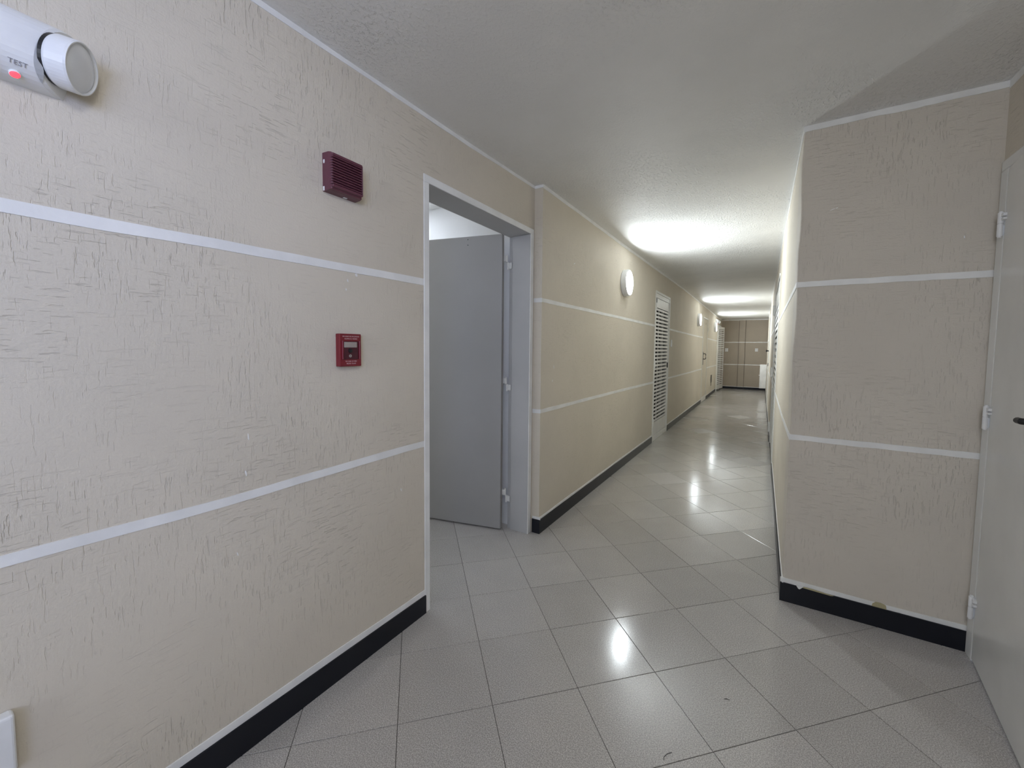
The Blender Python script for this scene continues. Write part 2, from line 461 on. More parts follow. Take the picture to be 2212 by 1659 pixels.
# jog return (faces the camera) and left corridor wall
band('painted_band', wl2, 'y', [(XL0+.0015, 1.638), (XL1+.002, 1.638)], .014, -1, c0(YJ), seed=4)
band('painted_band', wl2, 'y', [(XL0+.0015, .867), (XL1+.002, .867)], .014, -1, c0(YJ), seed=5)
band('ceiling_band', wl2, 'y', [(XL0, 0), (XL1+.002, 0)], 0, -1, c0(YJ), seed=6, ups=lambda t: (2.393, 2.43))
U1 = [(2.48, 1.638), (5.75, 1.632), (6.8, 1.624), (9.4, 1.603), (12, 1.592), (15.37, 1.565)]
L1 = [(2.48, .868), (3.7, .862), (5.75, .847), (7.5, .845), (8.5, .838), (11, .834), (15.37, .812)]
segs = [(YJ, 5.775), (6.765, 10.73), (11.65, 14.07), (14.95, YE)]
for k, (a, b) in enumerate(segs):
    for Z in (U1, L1):
        pts = [(a, lerp(Z, a))]+[p for p in Z if a < p[0] < b]+[(b, lerp(Z, b))]
        band('painted_band', wl2, 'x', pts, .0135, 1, c0(XL1), seed=10+k)
ZC1 = [(2.48, 2.390), (3.8, 2.382), (8., 2.388), (15.4, 2.278)]
band('ceiling_band', wl2, 'x', [(YJ, 0), (YE, 0)], 0, 1, c0(XL1), seed=20, ups=lambda t: (lerp(ZC1, t), H(t)+.01))
# pillar face
band('painted_band', wp, 'y', [(XR(YP)-.001, 1.639), (XD, 1.640)], .0135, -1, c0(YP), seed=21)
band('painted_band', wp, 'y', [(XR(YP)-.001, .866), (XD, .866)], .0135, -1, c0(YP), seed=22)
band('ceiling_band', wp, 'y', [(XR(YP)+.002, 0), (XD, 0)], 0, -1, c0(YP), seed=23, ups=lambda t: (2.3835, 2.42))
# right corridor wall
UR = [(YP, 1.639), (4.9, 1.612), (15.3, 1.56)]; LR = [(YP, .866), (3.3, .848), (5, .852), (15.3, .81)]
for a, b in ((YP, 5.12), (6.78, 10.52), (11.53, YE)):
    for Z in (UR, LR):
        pts = [(a, lerp(Z, a))]+[p for p in Z if a < p[0] < b]+[(b, lerp(Z, b))]
        band('painted_band', wr2, 'x', pts, .0135, -1, XR, seed=int(a*10))
band('ceiling_band', wr2, 'x', [(YP, 0), (YE, 0)], 0, -1, XR, seed=33, ups=lambda t: (H(t)-.03, H(t)+.01))
# near right wall
band('ceiling_band', wr, 'x', [(-3.2, 0), (YP, 0)], 0, -1, c0(XD), seed=34, ups=lambda t: (H(t)-.032, H(t)+.01))
band('painted_band', wr, 'x', [(-.95, 1.64), (1.74, 1.64)], .0135, -1, c0(XD), seed=35)
band('painted_band', wr, 'x', [(-.95, .866), (1.74, .866)], .0135, -1, c0(XD), seed=36)
# end wall with a shallow pilaster
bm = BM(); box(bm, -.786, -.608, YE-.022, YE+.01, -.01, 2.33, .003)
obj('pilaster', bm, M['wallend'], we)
xe0, xe1 = XL1, XR(YE)
for x in (-.788, -.606):
    bm = BM(); box(bm, x-.005, x+.005, YE-.0235, YE+.003, .08, 2.28); obj('joint', bm, M['joint'], we)
for a, b, yy in ((xe0, -.786, YE), (-.786, -.608, YE-.022), (-.608, xe1, YE)):
    band('painted_band', we, 'y', [(a, 1.557), (b, 1.557)], .014, -1, c0(yy), seed=40)
    band('painted_band', we, 'y', [(a, .817), (b, .817)], .014, -1, c0(yy), seed=41)
    band('ceiling_band', we, 'y', [(a, 0), (b, 0)], 0, -1, c0(yy), seed=42, ups=lambda t: (2.282, 2.33))

# small flecks of white paint on the walls
def fleck(parent, plane, a, z, w_, h_, tilt):
    bm = BM(); pts = []
    rs = random.Random(int(a*1000+z*77))
    for k in range(7):
        t = 2*math.pi*k/7; r = rs.uniform(.6, 1.1)
        u_, v_ = w_*r*math.cos(t), h_*r*math.sin(t)
        pts.append((u_*math.cos(tilt)-v_*math.sin(tilt), u_*math.sin(tilt)+v_*math.cos(tilt)))
    if plane == 'x': vs = [bm.verts.new((parent[1]+.0007, a+u_, z+v_)) for u_, v_ in pts]
    else: vs = [bm.verts.new((a+u_, parent[1]-.0007, z+v_)) for u_, v_ in pts]
    f = bm.faces.new(vs); r = bmesh.ops.extrude_face_region(bm, geom=[f])
    for v in r['geom']:
        if isinstance(v, bmesh.types.BMVert):
            if plane == 'x': v.co.x -= .003
            else: v.co.y += .003
    obj('paint_fleck', bm, M['band'], parent[0])
for a, z, w_, h_, t in ((1.046, 1.590, .006, .008, .5), (1.007, 1.563, .003, .008, .3), (1.000, 1.528, .003, .006, 0), (.630, .905, .003, .010, .2), (.640, 1.02, .002, .012, .1), (1.27, .66, .003, .010, .2), (.60, .655, .002, .008, .3)):
    fleck((wl, XL0), 'x', a, z, w_, h_, t)
for a, z, w_, h_, t in ((2.68, 1.17, .006, .018, .1), (2.66, 1.07, .005, .009, .1), (3.02, 1.98, .012, .004, .4)):
    fleck((wl2, XL1), 'x', a, z, w_, h_, t)
for a, z, w_, h_, t in ((.245, 1.99, .013, .0018, .35), (.262, 1.995, .006, .0022, .45), (.70, 1.80, .002, .008, .1)):
    fleck((wp, YP), 'y', a, z, w_, h_, t)
# ---- skirting: black glazed tile with a white painted line above
def skirt(name, plane, segs_, at, nrm, h, label, seed=0, lw=.016):
    bm = BM()
    for a, b in segs_:
        n = max(1, int((b-a)/.5)) if callable(at) and plane == 'x' else 1
        for k in range(n):
            p, q = a+(b-a)*k/n, a+(b-a)*(k+1)/n
            wa, wb = at(p), at(q)
            hp, hq = lerp(h, p), lerp(h, q)
            def P(w, t, z): return (w, t, z) if plane == 'x' else (t, w, z)
            pr = lambda w, t, hh: [P(w-nrm*.003, t, -.003), P(w+nrm*.010, t, -.003), P(w+nrm*.010, t, hh-.002), P(w+nrm*.008, t, hh), P(w-nrm*.003, t, hh)]
            v0 = [bm.verts.new(x) for x in pr(wa, p, hp)]; v1 = [bm.verts.new(x) for x in pr(wb, q, hq)]
            for i in range(5): bm.faces.new((v0[i], v0[(i+1) % 5], v1[(i+1) % 5], v1[i]))
            if k == 0: bm.faces.new(v0)
            if k == n-1: bm.faces.new(v1[::-1])
    o = tag(obj(name, bm, M['base']), label, 'skirting', kind='structure')
    for a, b in segs_:
        band('skirting_line', o, plane, [(a, 0), (b, 0)], 0, nrm, at, seed=seed+int(abs(a)*10), jit=.0016,
             ups=lambda t: (lerp(h, t)-.003, lerp(h, t)+lw+.0018*math.sin(t*9)), th=.0035)
    return o
skirt('baseboard_left', 'x', [(-3.2, 1.418)], c0(XL0), 1, [(-3.2, .098), (.43, .101), (1.42, .090)], 'black skirting with white line along the near left wall', 50, .026)
skirt('baseboard_left_corridor', 'x', [(YJ-.0, 5.772), (6.768, 10.73), (11.65, 14.07), (14.95, YE)], c0(XL1), 1, [(2.48, .098), (5.8, .086), (15.3, .083)], 'black skirting running along the left corridor wall', 51)
skirt('baseboard_jog', 'y', [(XL0+.012, XL1+.010)], c0(YJ), -1, [(-2, .098), (2, .098)], 'short black skirting piece on the wall step beside the open doorway', 52)
bs = skirt('baseboard_pillar', 'y', [(XR(YP)-.010, XD-.006)], c0(YP), -1, [(-.2, .098), (.118, .098), (.79, .092)], 'black skirting with chipped white line under the broad right wall face', 53, .021)
skirt('baseboard_right_corridor', 'x', [(YP-.009, 5.12), (6.78, 10.52), (11.53, YE)], XR, -1, [(2.4, .098), (15, .083)], 'black skirting along the right corridor wall', 54)
skirt('baseboard_right', 'x', [(-3.2, 1.74)], c0(XD), -1, [(-3.2, .095), (2, .095)], 'black skirting along the near right wall', 57)
skirt('baseboard_end', 'y', [(xe0, -.786), (-.608, xe1)], c0(YE), -1, [(-2, .075), (2, .075)], 'black skirting under the far end wall', 55)
skirt('baseboard_pilaster', 'y', [(-.786, -.608)], c0(YE-.022), -1, [(-2, .075), (2, .075)], 'black skirting at the foot of the end wall pilaster', 56)
# chips and yellowed filler in the white line of the pillar skirting
def blob(name, pts, y, m, parent, th=.003):
    bm = BM(); f = bm.faces.new([bm.verts.new((x, y, z)) for x, z in pts])
    r = bmesh.ops.extrude_face_region(bm, geom=[f])
    for v in r['geom']:
        if isinstance(v, bmesh.types.BMVert): v.co.y += th
    return obj(name, bm, m, parent)
blob('filler_chip', [(.475, .091), (.530, .091), (.526, .113), (.508, .119), (.490, .118), (.478, .108)], YP-.0052, M['stain'], bs)
blob('filler_line', [(.205, .097), (.32, .093), (.33, .096), (.25, .102), (.21, .103)], YP-.0112, M['stain'], bs, .004)
blob('paint_drip', [(.178, .100), (.186, .088), (.192, .086), (.198, .092), (.206, .101)], YP-.0125, M['band'], bs, .004)

# ------------------------------------------------------------------ doors
def hinge(parent, p, h=.10, r=.0075, plate=(0, 0), m='steel'):
    """barrel hinge of two knuckles, p = centre; plate = (dx, dy) half-plates"""
    bm = BM(); x, y, z = p
    cyl(bm, (x, y, z-h/2), (x, y, z-.0012), r, seg=14); cyl(bm, (x, y, z+.0012), (x, y, z+h/2), r, seg=14)
    cyl(bm, (x, y, z-h/2-.004), (x, y, z+h/2+.004), r*.6, seg=10)
    dx, dy = plate
    if dx or dy:
        box(bm, min(x, x+dx)-.001, max(x, x+dx)+.001, min(y, y+dy)-.001, max(y, y+dy)+.001, z+.010, z+h/2-.006)
        box(bm, min(x, x-dx*.5)-.001, max(x, x-dx*.5)+.001, min(y, y-dy*.8)-.001, max(y, y-dy*.8)+.001, z-h/2+.006, z-.010)
    return obj('hinge', bm, M[m], parent)
def local(parent): return parent
# door_1: doorway in the near left wall; steel frame, leaf swung into the side room
d1 = tag(empty('door_1', (XL0, 1.94, 0)), 'open grey-white door with steel frame in the near left wall', 'door', kind='structure')
def rel(o, parent):
    o.matrix_parent_inverse = Matrix.Translation(-parent.location) if parent.rotation_euler.z == 0 else parent.matrix_world.inverted()
bpy.context.view_layer.update()
def child(name, bm, m, parent, **k):
    o = obj(name, bm, m, None, **k); bpy.context.view_layer.update()
    o.parent = parent; o.matrix_parent_inverse = parent.matrix_world.inverted(); return o
bm = BM(); xf = XL0+.004; xb = XL0-.172
xf = XL0-.001
box(bm, xb, xf, 1.4255, 1.450, -.002, 2.0775, .0015)
box(bm, -1.530, xf, 2.424, 2.4575, -.002, 2.0775, .0025, 2); box(bm, xb, -1.5305, 2.434, 2.4575, -.002, 2.0775, .0015)
box(bm, xb, xf, 1.4255, 2.4575, 2.078, 2.1115, .0015)
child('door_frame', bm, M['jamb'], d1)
bm = BM()
box(bm, XL0-.0005, XL0+.005, 1.416, 1.4495, -.002, 2.0785, .0012); box(bm, XL0-.0005, XL0+.005, 2.4245, 2.464, -.002, 2.0785, .0012)
box(bm, XL0-.0005, XL0+.005, 1.416, 2.464, 2.0788, 2.114, .0012)
child('casing', bm, M['band'], d1)
hx, hy = -1.574, 2.405
leaf = empty('leaf_pivot')  # replaced below by the mesh itself
bpy.data.objects.remove(leaf)
bm = BM(); box(bm, -.95, -.010, -.040, 0, .012, 2.090, .003, 2)
ang = math.atan2(.138, .586)    # leaf direction pointing to -x,-y
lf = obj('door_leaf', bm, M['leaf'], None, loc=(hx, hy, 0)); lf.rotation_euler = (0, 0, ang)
bpy.context.view_layer.update(); lf.parent = d1; lf.matrix_parent_inverse = d1.matrix_world.inverted()
bpy.context.view_layer.update()
for z in (2.069, 2.031):
    bm = BM(); cyl(bm, (-.27, -.0405, z), (-.27, -.039, z), .0035, seg=10)
    s = obj('screw_hole', bm, M['black'], lf)
bm = BM(); cyl(bm, (-.89, -.041, 1.02), (-.89, -.095, 1.02), .011, seg=16); cyl(bm, (-.89, -.09, 1.02), (-.79, -.09, 1.02), .009, seg=16)
box(bm, -.915, -.865, -.046, -.039, .92, 1.10, .003)
obj('door_handle', bm, M['dark'], lf)
for z in (1.905, 1.05, .245):
    bm = BM(); cyl(bm, (hx+.012, hy+.012, z-.05), (hx+.012, hy+.012, z-.001), .0065, seg=14); cyl(bm, (hx+.005, hy+.010, z+.001), (hx+.005, hy+.010, z+.05), .0065, seg=14)
    box(bm, hx+.006, hx+.040, hy+.016, hy+.030, z-.045, z-.004, .002); box(bm, hx-.02, hx+.006, hy-.006, hy+.004, z+.004, z+.045, .002)
    child('hinge', bm, M['steel'], d1)
# door_2: louvred closet doors
def louver_leaf(parent, y0, y1, x, z0, z1, side, n=31, stile=.055, th=.032, top=.10, bot=.16, hang=0.):
    """leaf in world y0..y1, outer face at x, facing side*+x; slats are sub-parts"""
    xo, xi = x, x-side*th; a, b = min(xo, xi), max(xo, xi)
    bm = BM()
    box(bm, a, b, y0, y0+stile, z0, z1, .002); box(bm, a, b, y1-stile, y1, z0, z1, .002)
    box(bm, a, b, y0+stile, y1-stile, z1-top, z1, .002); box(bm, a, b, y0+stile, y1-stile, z0, z0+bot, .002)
    # two mullions behind the slats
    w_ = y1-y0
    for f in (.34, .62):
        box(bm, xi-.001 if side > 0 else xi-.017, xi+.017 if side > 0 else xi+.001, y0+w_*f-.012, y0+w_*f+.012, z0+bot, z1-top)
    lf = child('door_leaf', bm, M['steel'], parent)
    pitch = (z1-top-z0-bot)/n
    sm = None
    for k in range(n):
        z = z0+bot+pitch*(k+.5)
        if sm is None:
            hh = pitch*.265
            vs = []
            for yy in (y0+stile-.002, y1-stile+.002):
                for px, pz in ((xo, -hh), (xo, hh), (xo-side*.005, hh-.0005), (xo-side*.006, hh-.003), (xo-side*.006, -hh+.003), (xo-side*.005, -hh+.0005)):
                    vs.append((px-x, yy-y0, pz))
            fs = [tuple(range(6)), tuple(range(11, 5, -1))]+[(i, (i+1) % 6, (i+1) % 6+6, i+6) for i in range(6)]
            sm = bpy.data.meshes.new('slat'); sm.from_pydata(vs, [], fs); sm.materials.append(M['steel'])
        s = bpy.data.objects.new('slat', sm); C.objects.link(s); s.location = (x, y0, z)
        s.parent = lf
    return lf
def frame_x(parent, y0, y1, ztop, xw, side, fw=.032, proud=.010, depth=.14, m='steel'):
    f = xw if callable(xw) else (lambda y: xw)
    bm = BM()
    xo = f((y0+y1)/2)+side*proud
    for a, b in ((y0, y0+fw), (y1-fw, y1)):
        xo_ = f((a+b)/2)+side*proud
        box(bm, min(xo_, xo_-side*depth), max(xo_, xo_-side*depth), a, b, -.002, ztop-fw-.0005, .002)
    box(bm, min(xo, xo-side*depth), max(xo, xo-side*depth), y0, y1, ztop-fw, ztop, .002)
    return child('door_frame', bm, M[m], parent)
d2 = tag(empty('door_2', (XL1, 6.27, 0)), 'white louvred closet door in the left corridor wall after the first round lamp', 'door', kind='structure')
bpy.context.view_layer.update()
frame_x(d2, 5.785, 6.755, 2.115, XL1, 1)
louver_leaf(d2, 5.822, 6.718, XL1-.002, .075, 2.02, 1, top=.13, bot=.19)
bm = BM(); box(bm, XL1-.03, XL1+.004, 5.82, 6.72, 2.022, 2.083, .003); child('transom', bm, M['steel'], d2)
bm = BM(); box(bm, XL1-.03, XL1+.004, 5.82, 6.72, 0, .072, .003); child('kick_board', bm, M['steel'], d2)
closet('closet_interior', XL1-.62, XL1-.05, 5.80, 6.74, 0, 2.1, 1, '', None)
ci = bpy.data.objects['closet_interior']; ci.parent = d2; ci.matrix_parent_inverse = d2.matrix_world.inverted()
for z in (1.90, 1.10, .28): child('hinge', cyl(BM(), (XL1+.010, 5.815, z-.05), (XL1+.010, 5.815, z+.05), .009, seg=14), M['steel'], d2)
bm = BM(); box(bm, XL1-.002, XL1+.012, 6.672, 6.700, 1.02, 1.10, .002); child('latch', bm, M['dark'], d2)
bm = BM(); box(bm, XL1+.004, XL1+.012, 5.80, 5.86, 1.945, 2.01, .002); box(bm, XL1+.006, XL1+.010, 5.83, 5.85, 1.90, 1.95); child('closer_bracket', bm, M['dark'], d2)
# door_3: plain service door on the left
d3 = tag(empty('door_3', (XL1, 11.19, 0)), 'closed cream service door with dark pull handle in left corridor wall', 'door', kind='structure')
bpy.context.view_layer.update()
frame_x(d3, 10.735, 11.645, 2.10, XL1, 1, fw=.035)
bm = BM(); box(bm, XL1-.04, XL1+.004, 10.772, 11.608, .012, 2.062, .003); l3 = child('door_leaf', bm, M['wall'], d3)
bm = BM(); box(bm, XL1+.003, XL1+.008, 10.775, 11.605, .012, .13, .001); child('kick_plate', bm, M['steel'], d3)
bm = BM(); tube(bm, [(XL1+.004, 10.90, 1.20), (XL1+.05, 10.90, 1.205), (XL1+.066, 10.90, 1.185), (XL1+.066, 10.90, 1.09), (XL1+.05, 10.90, 1.07), (XL1+.004, 10.90, 1.075)], .009)
box(bm, XL1+.002, XL1+.008, 10.86, 10.94, .93, 1.25, .002); child('door_handle', bm, M['dark'], d3)
for z in (1.82, .20):
    child('hinge', cyl(BM(), (XL1+.014, 11.615, z-.05), (XL1+.014, 11.615, z+.05), .010, seg=12), M['steel'], d3)
text('door_number', '8', .085, (XL1+.006, 11.22, 1.95), (0, 1, 0), (0, 0, 1), M['black'], None)
dn = bpy.data.objects['door_number']; dn.parent = d3; dn.matrix_parent_inverse = d3.matrix_world.inverted()
# door_4: far louvred closet, leaf ajar
d4 = tag(empty('door_4', (XL1, 14.51, 0)), 'white louvred closet door standing ajar at the far left end of corridor', 'door', kind='structure')
bpy.context.view_layer.update()
frame_x(d4, 14.07, 14.95, 2.085, XL1, 1, fw=.04, proud=.03)
piv = empty('door_leaf_pivot', (0, 0, 0)); bpy.context.view_layer.update()
lf4 = louver_leaf(piv, 14.12, 14.90, XL1+.03, .06, 2.03, 1, top=.08, bot=.10, n=30)
lf4.parent = None; bpy.data.objects.remove(piv)
R4 = Matrix.Translation((XL1+.03, 14.12, 0)) @ Matrix.Rotation(-math.radians(8), 4, 'Z') @ Matrix.Translation((-XL1-.03, -14.12, 0))
lf4.matrix_parent_inverse = Matrix.Identity(4); lf4.matrix_world = R4
bpy.context.view_layer.update(); lf4.parent = d4; lf4.matrix_parent_inverse = d4.matrix_world.inverted()
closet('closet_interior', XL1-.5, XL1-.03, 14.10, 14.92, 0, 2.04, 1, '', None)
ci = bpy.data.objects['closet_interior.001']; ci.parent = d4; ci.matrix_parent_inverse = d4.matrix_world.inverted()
# black filler standing in for the shade inside a recess in the left wall
bm = BM(); box(bm, XL1-.05, XL1-.004, 12.722, 13.048, .3605, .5795); box(bm, XL1-.05, XL1-.006, 12.802, 12.968, .2605, .362); tag(obj('cavity_shade', bm, M['black'], wl2))
# door_5: louvred closet on the right
d5 = tag(empty('door_5', (XR(5.95), 5.95, 0)), 'white louvred closet door in the right corridor wall seen almost edge on', 'door', kind='structure')
bpy.context.view_layer.update()
frame_x(d5, 5.13, 6.77, 2.12, XR, -1, fw=.03, proud=.004)
lf5 = louver_leaf(d5, 5.20, 6.73, XR(5.95)+.0, .05, 2.05, -1, n=24, top=.16, bot=.10)
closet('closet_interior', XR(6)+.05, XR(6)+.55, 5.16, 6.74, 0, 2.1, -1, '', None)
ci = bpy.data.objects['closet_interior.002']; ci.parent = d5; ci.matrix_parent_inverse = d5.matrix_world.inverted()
for z in (1.86, 1.0, .22):
    child('hinge', box(cyl(BM(), (XR(6.8)-.016, 6.76, z-.07), (XR(6.8)-.016, 6.76, z+.07), .013, seg=14), XR(6.8)-.014, XR(6.8)+.005, 6.73, 6.80, z-.06, z+.06, .002), M['steel'], d5)
# door_6: plain door further along the right
d6 = tag(empty('door_6', (XR(11), 11.02, 0)), 'closed cream door with black knob further along the right wall', 'door', kind='structure')
bpy.context.view_layer.update()
frame_x(d6, 10.53, 11.52, 2.10, XR, -1, fw=.035, proud=.008)
bm = BM(); box(bm, XR(11), XR(11)+.04, 10.57, 11.48, .012, 2.06, .003); child('door_leaf', bm, M['wall'], d6)
bm = BM(); x = XR(11.4); cyl(bm, (x, 11.40, 1.29), (x-.035, 11.40, 1.29), .012, seg=14); lathe(bm, [(0, 0), (.022, .002), (.028, .015), (.022, .03), (0, .034)], (x-.03, 11.40, 1.29), (-1, 0, 0), 18); child('door_knob', bm, M['black'], d6)
bm = BM(); box(bm, x-.012, x, 11.36, 11.42, .93, 1.0, .003); child('lock', bm, M['black'], d6)
# door_7: near right door, slightly ajar
d7 = tag(empty('door_7', (XD, 2.15, 0)), 'grey-white steel door with white barrel hinges at the right picture edge', 'door', kind='structure')
bpy.context.view_layer.update()
bm = BM(); box(bm, XD-.010, XD+.12, 2.432, 2.490, -.002, 2.0445, .003, 2); box(bm, XD-.010, XD+.12, 1.76, 1.80, -.002, 2.0445, .003, 2); box(bm, XD-.010, XD+.12, 1.76, 2.490, 2.045, 2.085, .003, 2)
child('door_frame', bm, M['steel'], d7)
bm = BM(); box(bm, 0, .038, -.62, 0, .012, 2.040, .003, 2)
lf = obj('door_leaf', bm, M['steel'], None, loc=(XD-.010, 2.426, 0)); lf.rotation_euler = (0, 0, -math.radians(6.2))
bpy.context.view_layer.update(); lf.parent = d7; lf.matrix_parent_inverse = d7.matrix_world.inverted()
for z in (1.825, 1.045, .235):
    bm = BM(); x, y = XD-.021, 2.430
    cyl(bm, (x, y, z-.050), (x, y, z-.001), .0085, seg=18); cyl(bm, (x, y, z+.001), (x, y, z+.044), .0085, seg=18)
    cyl(bm, (x, y, z-.054), (x, y, z+.049), .0055, seg=12)
    box(bm, x-.002, x+.012, y-.026, y, z+.026, z+.038, .001); box(bm, x-.002, x+.012, y-.028, y, z+.012, z+.020, .001)
    box(bm, x, x+.012, y, y+.014, z-.045, z-.006, .001)
    child('hinge', bm, M['white'], d7)
bm = BM(); hl = (-.001, -.50)
box(bm, -.007, 0, -.595, -.560, 1.02, 1.15, .002); cyl(bm, (0, -.573, 1.10), (-.05, -.573, 1.10), .010, seg=16)
tube(bm, [(-.045, -.575, 1.10), (-.055, -.57, 1.10), (-.057, -.55, 1.100), (-.052, -.532, 1.098)], .010, 12)
h7 = obj('door_handle', bm, M['dark'], lf)

# ------------------------------------------------------------------ round wall lamps
def wall_lamp(x, y, z, label, ax=(1, 0, 0), m='lamp'):
    t = tag(empty('wall_lamp', (x, y, z)), label, 'lamp', 'round wall lamps')
    bm = BM(); lathe(bm, [(0, 0), (.133, 0), (.140, .004), (.140, .048), (.136, .058), (.127, .060), (.122, .054), (.122, .038), (0, .036)], (0, 0, 0), ax)
    obj('lamp_base', bm, M['plastic'], t, smooth=False)
    bm = BM(); lathe(bm, [(.122, .043), (.112, .048), (.09, .050), (.05, .051), (0, .051)], (0, 0, 0), ax)
    obj('diffuser', bm, M[m], t, smooth=True)
    return t
wall_lamp(XL1, 4.345, 2.010, 'lit round wall lamp nearest the viewer, before the first louvred door')
wall_lamp(XL1, 9.87, 1.965, 'lit round wall lamp just before the cream service door')
wall_lamp(XL1, 13.25, 1.965, 'lit round wall lamp under the small far emergency light')
wall_lamp(-2.78, YJ, 2.13, 'lit round lamp inside the side room behind the open door', (0, -1, 0), 'lamp_room')
t = tag(empty('ceiling_lamp', (.28, -.18, 2.386)), 'round bowl ceiling lamp of the hall behind the viewer', 'lamp')
bm = BM(); lathe(bm, [(0, 0), (.175, 0), (.175, .025), (0, .025)], (0, 0, 0), (0, 0, -1)); obj('lamp_base', bm, M['plastic'], t)
bm = BM(); lathe(bm, [(.165, .025), (.168, .06), (.155, .11), (.11, .15), (.05, .168), (0, .17)], (0, 0, 0), (0, 0, -1)); obj('diffuser', bm, M['lamp_near'], t, smooth=True)

# ------------------------------------------------------------------ emergency lights
def emergency(t, along, far=False):
    """unit mounted on a wall facing +x; lamp head at its +y end (local coords: x out, y along, z up)"""
    n = 20; bm = BM(); rings = []
    L = [(-.30, .6), (-.295, .8), (-.28, .92), (-.10, 1.), (.04, 1.), (.07, 1.), (.078, .97)]
    for yy, k in L:
        ring = []
        for i in range(n+1):
            a = -math.pi/2+math.pi*i/n
            ring.append((.072*k*abs(math.cos(a))**.75, yy, .071*k*math.copysign(abs(math.sin(a))**.8, math.sin(a))))
        rings.append([bm.verts.new((p[0], (p[1] if yy < .05 else .0985-.816*p[0]+.263*p[2]-(.010 if yy < .075 else .0025)) if yy != .04 else min(p[1], .070-.5*p[0]), p[2])) for p in ring])
    for a, b in zip(rings, rings[1:]):
        for k in range(n): bm.faces.new((a[k], a[k+1], b[k+1], b[k]))
        bm.faces.new((a[n], a[0], b[0], b[n]))
    bm.faces.new(rings[0]); bm.faces.new(rings[-1][::-1])
    obj('housing', bm, M['plastic'], t, smooth=False)
    ax = Vector((.62, .76, -.20)).normalized(); lc = Vector((.067, .096, -.013)); b0 = lc-ax*.042
    bm = BM(); lathe(bm, [(0, -.004), (.0505, -.004), (.0505, .0025), (.045, .003)], b0, ax, 40); obj('neck', bm, M['black'], t)
    bm = BM(); lathe(bm, [(0, .0025), (.0500, .0025), (.0530, .008), (.0535, .039), (.0520, .043), (.0500, .043), (.0490, .037)], b0, ax, 48)
    hd = obj('lamp_head', bm, M['plastic'], t, smooth=False)
    bm = BM(); lathe(bm, [(.0495, .037), (.044, .040), (.025, .0430), (0, .0440)], b0, ax, 48); obj('lens', bm, M['lens'], hd, smooth=True)
    bm = BM(); box(bm, -.003, .003, -.008, .008, -.012, .012, .001); box(bm, -.0028, .0032, .006, .020, .008, .0118, .001)
    for v in bm.verts: v.co += Vector((.0600, .040, .010))
    obj('bracket_clip', bm, M['black'], t)
    bm = BM(); lathe(bm, [(0, 0), (.0085, 0), (.0085, .003), (.0075, .005)], (.0400, .002, -.0640), Vector((.5, 0, -.85)), 24); obj('led_bezel', bm, M['plastic'], t)
    bm = BM(); lathe(bm, [(.0075, .004), (.005, .0065), (0, .0075)], (.0400, .002, -.0640), Vector((.5, 0, -.85)), 24); obj('led', bm, M['led'], t)
    x = text('printed_text', 'TEST', .0125, (.0600, .004, -.0500), (0, 1, 0), (.62, 0, 1), M['greytext'], None)
    x.parent = t
t = tag(empty('emergency_light', (XL0, .195, 1.932)), 'white emergency light with red indicator on upper near left wall', 'emergency light')
emergency(t, 1)
t = tag(empty('emergency_light', (XL1, 13.72, 2.150)), 'small white emergency light beyond the farthest round wall lamp', 'emergency light')
emergency(t, 1)

# ------------------------------------------------------------------ fire siren
t = tag(empty('fire_siren', (XL0, .9775, 1.935)), 'square maroon ribbed alarm sounder high on near left wall', 'alarm sounder')
bm = BM(); a = .0675; d_ = .056
# chamfered body
vs = []
prof = [(0, 1.0), (.032, .985), (.044, .95), (.048, .88)]
rings = []
for x, k in prof:
    rings.append([bm.verts.new((x, sy*a*k, sz*a*k)) for sy, sz in ((-1, -1), (1, -1), (1, 1), (-1, 1))])
for p, q in zip(rings, rings[1:]):
    for k in range(4): bm.faces.new((p[k], p[(k+1) % 4], q[(k+1) % 4], q[k]))
bm.faces.new(rings[0][::-1]); bm.faces.new(rings[-1])
for args in ((.030, .0565, .0585, .0625, -.0560, .0560), (.030, .0570, -.0640, .0600, .0495, .0590), (.030, .0570, -.0640, .0600, -.0590, -.0495)):
    box(bm, *args, .0015)
obj('housing', bm, M['maroon'], t)
nr = 11; z0, z1 = -.046, .046
for k in range(nr):
    z = z0+(z1-z0)*k/(nr-1); bm = BM(); box(bm, .036, .0575, -.0655, .0590, z-.0021, z+.0021, .0012)
    obj('rib', bm, M['maroon'], t)
for pts in ([(0.0655, -.0672, .030), (0.0655, -.0672, .044)],):
    pass
bm = BM(); box(bm, .006, .013, -.0684, -.0670, .030, .043, .0015); obj('paint_chip', bm, M['white'], t)
bm = BM(); box(bm, .006, .015, .008, .024, -.0684, -.0668, .0015); obj('paint_chip', bm, M['white'], t)
bm = BM(); box(bm, .002, .010, -.0688, -.066, -.066, -.050, .0015); obj('paint_chip', bm, M['white'], t)
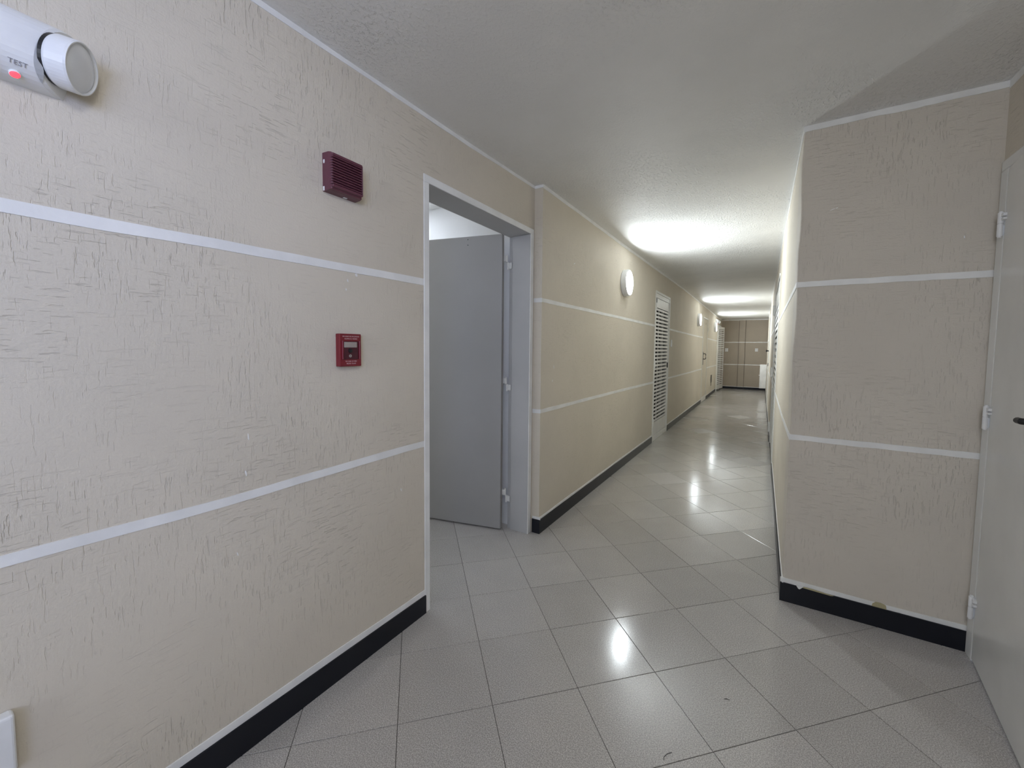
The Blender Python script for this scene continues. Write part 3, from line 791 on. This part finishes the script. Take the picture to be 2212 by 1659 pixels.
# ------------------------------------------------------------------ manual call point
t = tag(empty('fire_call_point', (XL0, .9985, 1.2945)), 'red manual fire alarm call point on near left wall below the sounder', 'alarm call point')
bm = BM(); box(bm, 0, .026, -.0475, .0475, -.0625, .0625, .003, 2); obj('housing', bm, M['red'], t)
for a_, b_ in ((-.040, -.0345), (.0345, .040)):
    bm = BM(); box(bm, .022, .032, a_, b_, -.035, .036, .001); obj('guide_rail', bm, M['red'], t)
bm = BM(); box(bm, .020, .0275, -.034, .034, -.036, .034, .0015); wn = obj('window', bm, M['redin'], t)
bm = BM(); box(bm, .026, .0290, -.030, .026, .010, .031, .001); obj('label_plate', bm, M['label'], t)
bm = BM(); lathe(bm, [(0, 0), (.0085, 0), (.0075, .004), (0, .005)], (.0275, -.004, -.002), (1, 0, 0), 20); obj('push_button', bm, M['black'], t)
bm = BM(); lathe(bm, [(.0025, .0), (.0025, .002), (.0055, .002), (.0055, 0)], (.0275, -.004, -.022), (1, 0, 0), 18); obj('keyhole', bm, M['label'], t)
Y_, Z_ = (0, 1, 0), (0, 0, 1)
for s, sz, zz in (('EN CASO DE INCENDIO', .0068, .0520), ('ROMPA EL VIDRIO', .0068, .0430), ('IN CASE OF FIRE', .0068, -.0430), ('BREAK GLASS', .0068, -.0515)):
    x = text('printed_text', s, sz, (.0264, .001, zz), Y_, Z_, M['text'], None, ext=.0002); x.parent = t
# ------------------------------------------------------------------ socket box low on the left wall
t = tag(empty('socket_box', (XL0, .080, .4425)), 'white surface socket box low on near left wall at picture edge', 'socket')
bm = BM(); box(bm, 0, .030, -.066, .066, -.0645, .0645, .006, 3); obj('housing', bm, M['plastic'], t)
bm = BM(); box(bm, .028, .034, -.055, .015, -.045, .045, .003, 2); fp = obj('face_plate', bm, M['plastic'], t)
for dy in (-.030, -.010):
    bm = BM(); box(bm, .0335, .0345, dy-.0012, dy+.0012, -.006, .006); obj('slot', bm, M['black'], fp)
# ------------------------------------------------------------------ switches and plates
def plate(loc, w_, h_, label, nrm='x', group=None):
    t = tag(empty('wall_switch', loc), label, 'switch', group)
    if nrm == 'x':
        bm = BM(); box(bm, 0, .010, -w_/2, w_/2, -h_/2, h_/2, .003); obj('plate', bm, M['plastic'], t)
        bm = BM(); box(bm, .008, .016, -w_*.22, w_*.22, -h_*.25, h_*.25, .002); obj('rocker', bm, M['white'], t)
    else:
        bm = BM(); box(bm, -w_/2, w_/2, -.010, 0, -h_/2, h_/2, .003); obj('plate', bm, M['plastic'], t)
        bm = BM(); box(bm, -w_*.22, w_*.22, -.016, -.008, -h_*.25, h_*.25, .002); obj('rocker', bm, M['white'], t)
    return t
plate((XL1, 6.95, 1.405), .075, .115, 'white light switch on left wall just past the first louvred door')
plate((-1.143, YE, 1.300), .095, .115, 'small white plate on end wall left of the pilaster', 'y')
plate((-.275, YE, 1.308), .085, .105, 'small white plate on end wall right of the pilaster', 'y')
# ------------------------------------------------------------------ meter cabinet with its door open, far right
yc = 14.0; xw = XR(yc)
t = tag(empty('meter_cabinet', (xw, yc, .53)), 'low white wall cabinet with its door open at far right', 'cabinet')
bm = BM(); box(bm, -.012, .0, .0, .40, -.36, .36, .003); obj('cabinet_frame', bm, M['white'], t)
bm = BM(); box(bm, -.175, -.008, -.016, 0, -.352, .352, .003); cd = obj('cabinet_door', bm, M['white'], t)
bm = BM(); cyl(bm, (-.175, -.008, .03), (-.20, -.008, .03), .010, seg=14); obj('knob', bm, M['white'], cd)
# ------------------------------------------------------------------ bits of fluff on the floor
def fibre(pts, label):
    bm = BM(); tube(bm, [(x, y, .0012) for x, y in pts], .0009, 6)
    tag(obj('lint_thread', bm, M['black']), label, 'lint')
def flr(px, py):
    dx = px-1106-8.4015; dy = py-829.5+28.428
    d = r2*dx-u2*dy+fwd*FPX; k = -CAMH/d.z; return (d.x*k, d.y*k)
fibre([flr(1451, 1626), flr(1441, 1629), flr(1434, 1636), flr(1434, 1643)], 'curled dark lint thread on the floor at bottom centre of picture')
fibre([flr(1564, 1510), flr(1570, 1510), flr(1576, 1513)], 'tiny dark lint thread on a tile right of the lamp reflection')

# the ceiling lamp of the side room's daylight is the room lamp above; the only added fill lights are behind the camera
print('objects', len(bpy.data.objects))
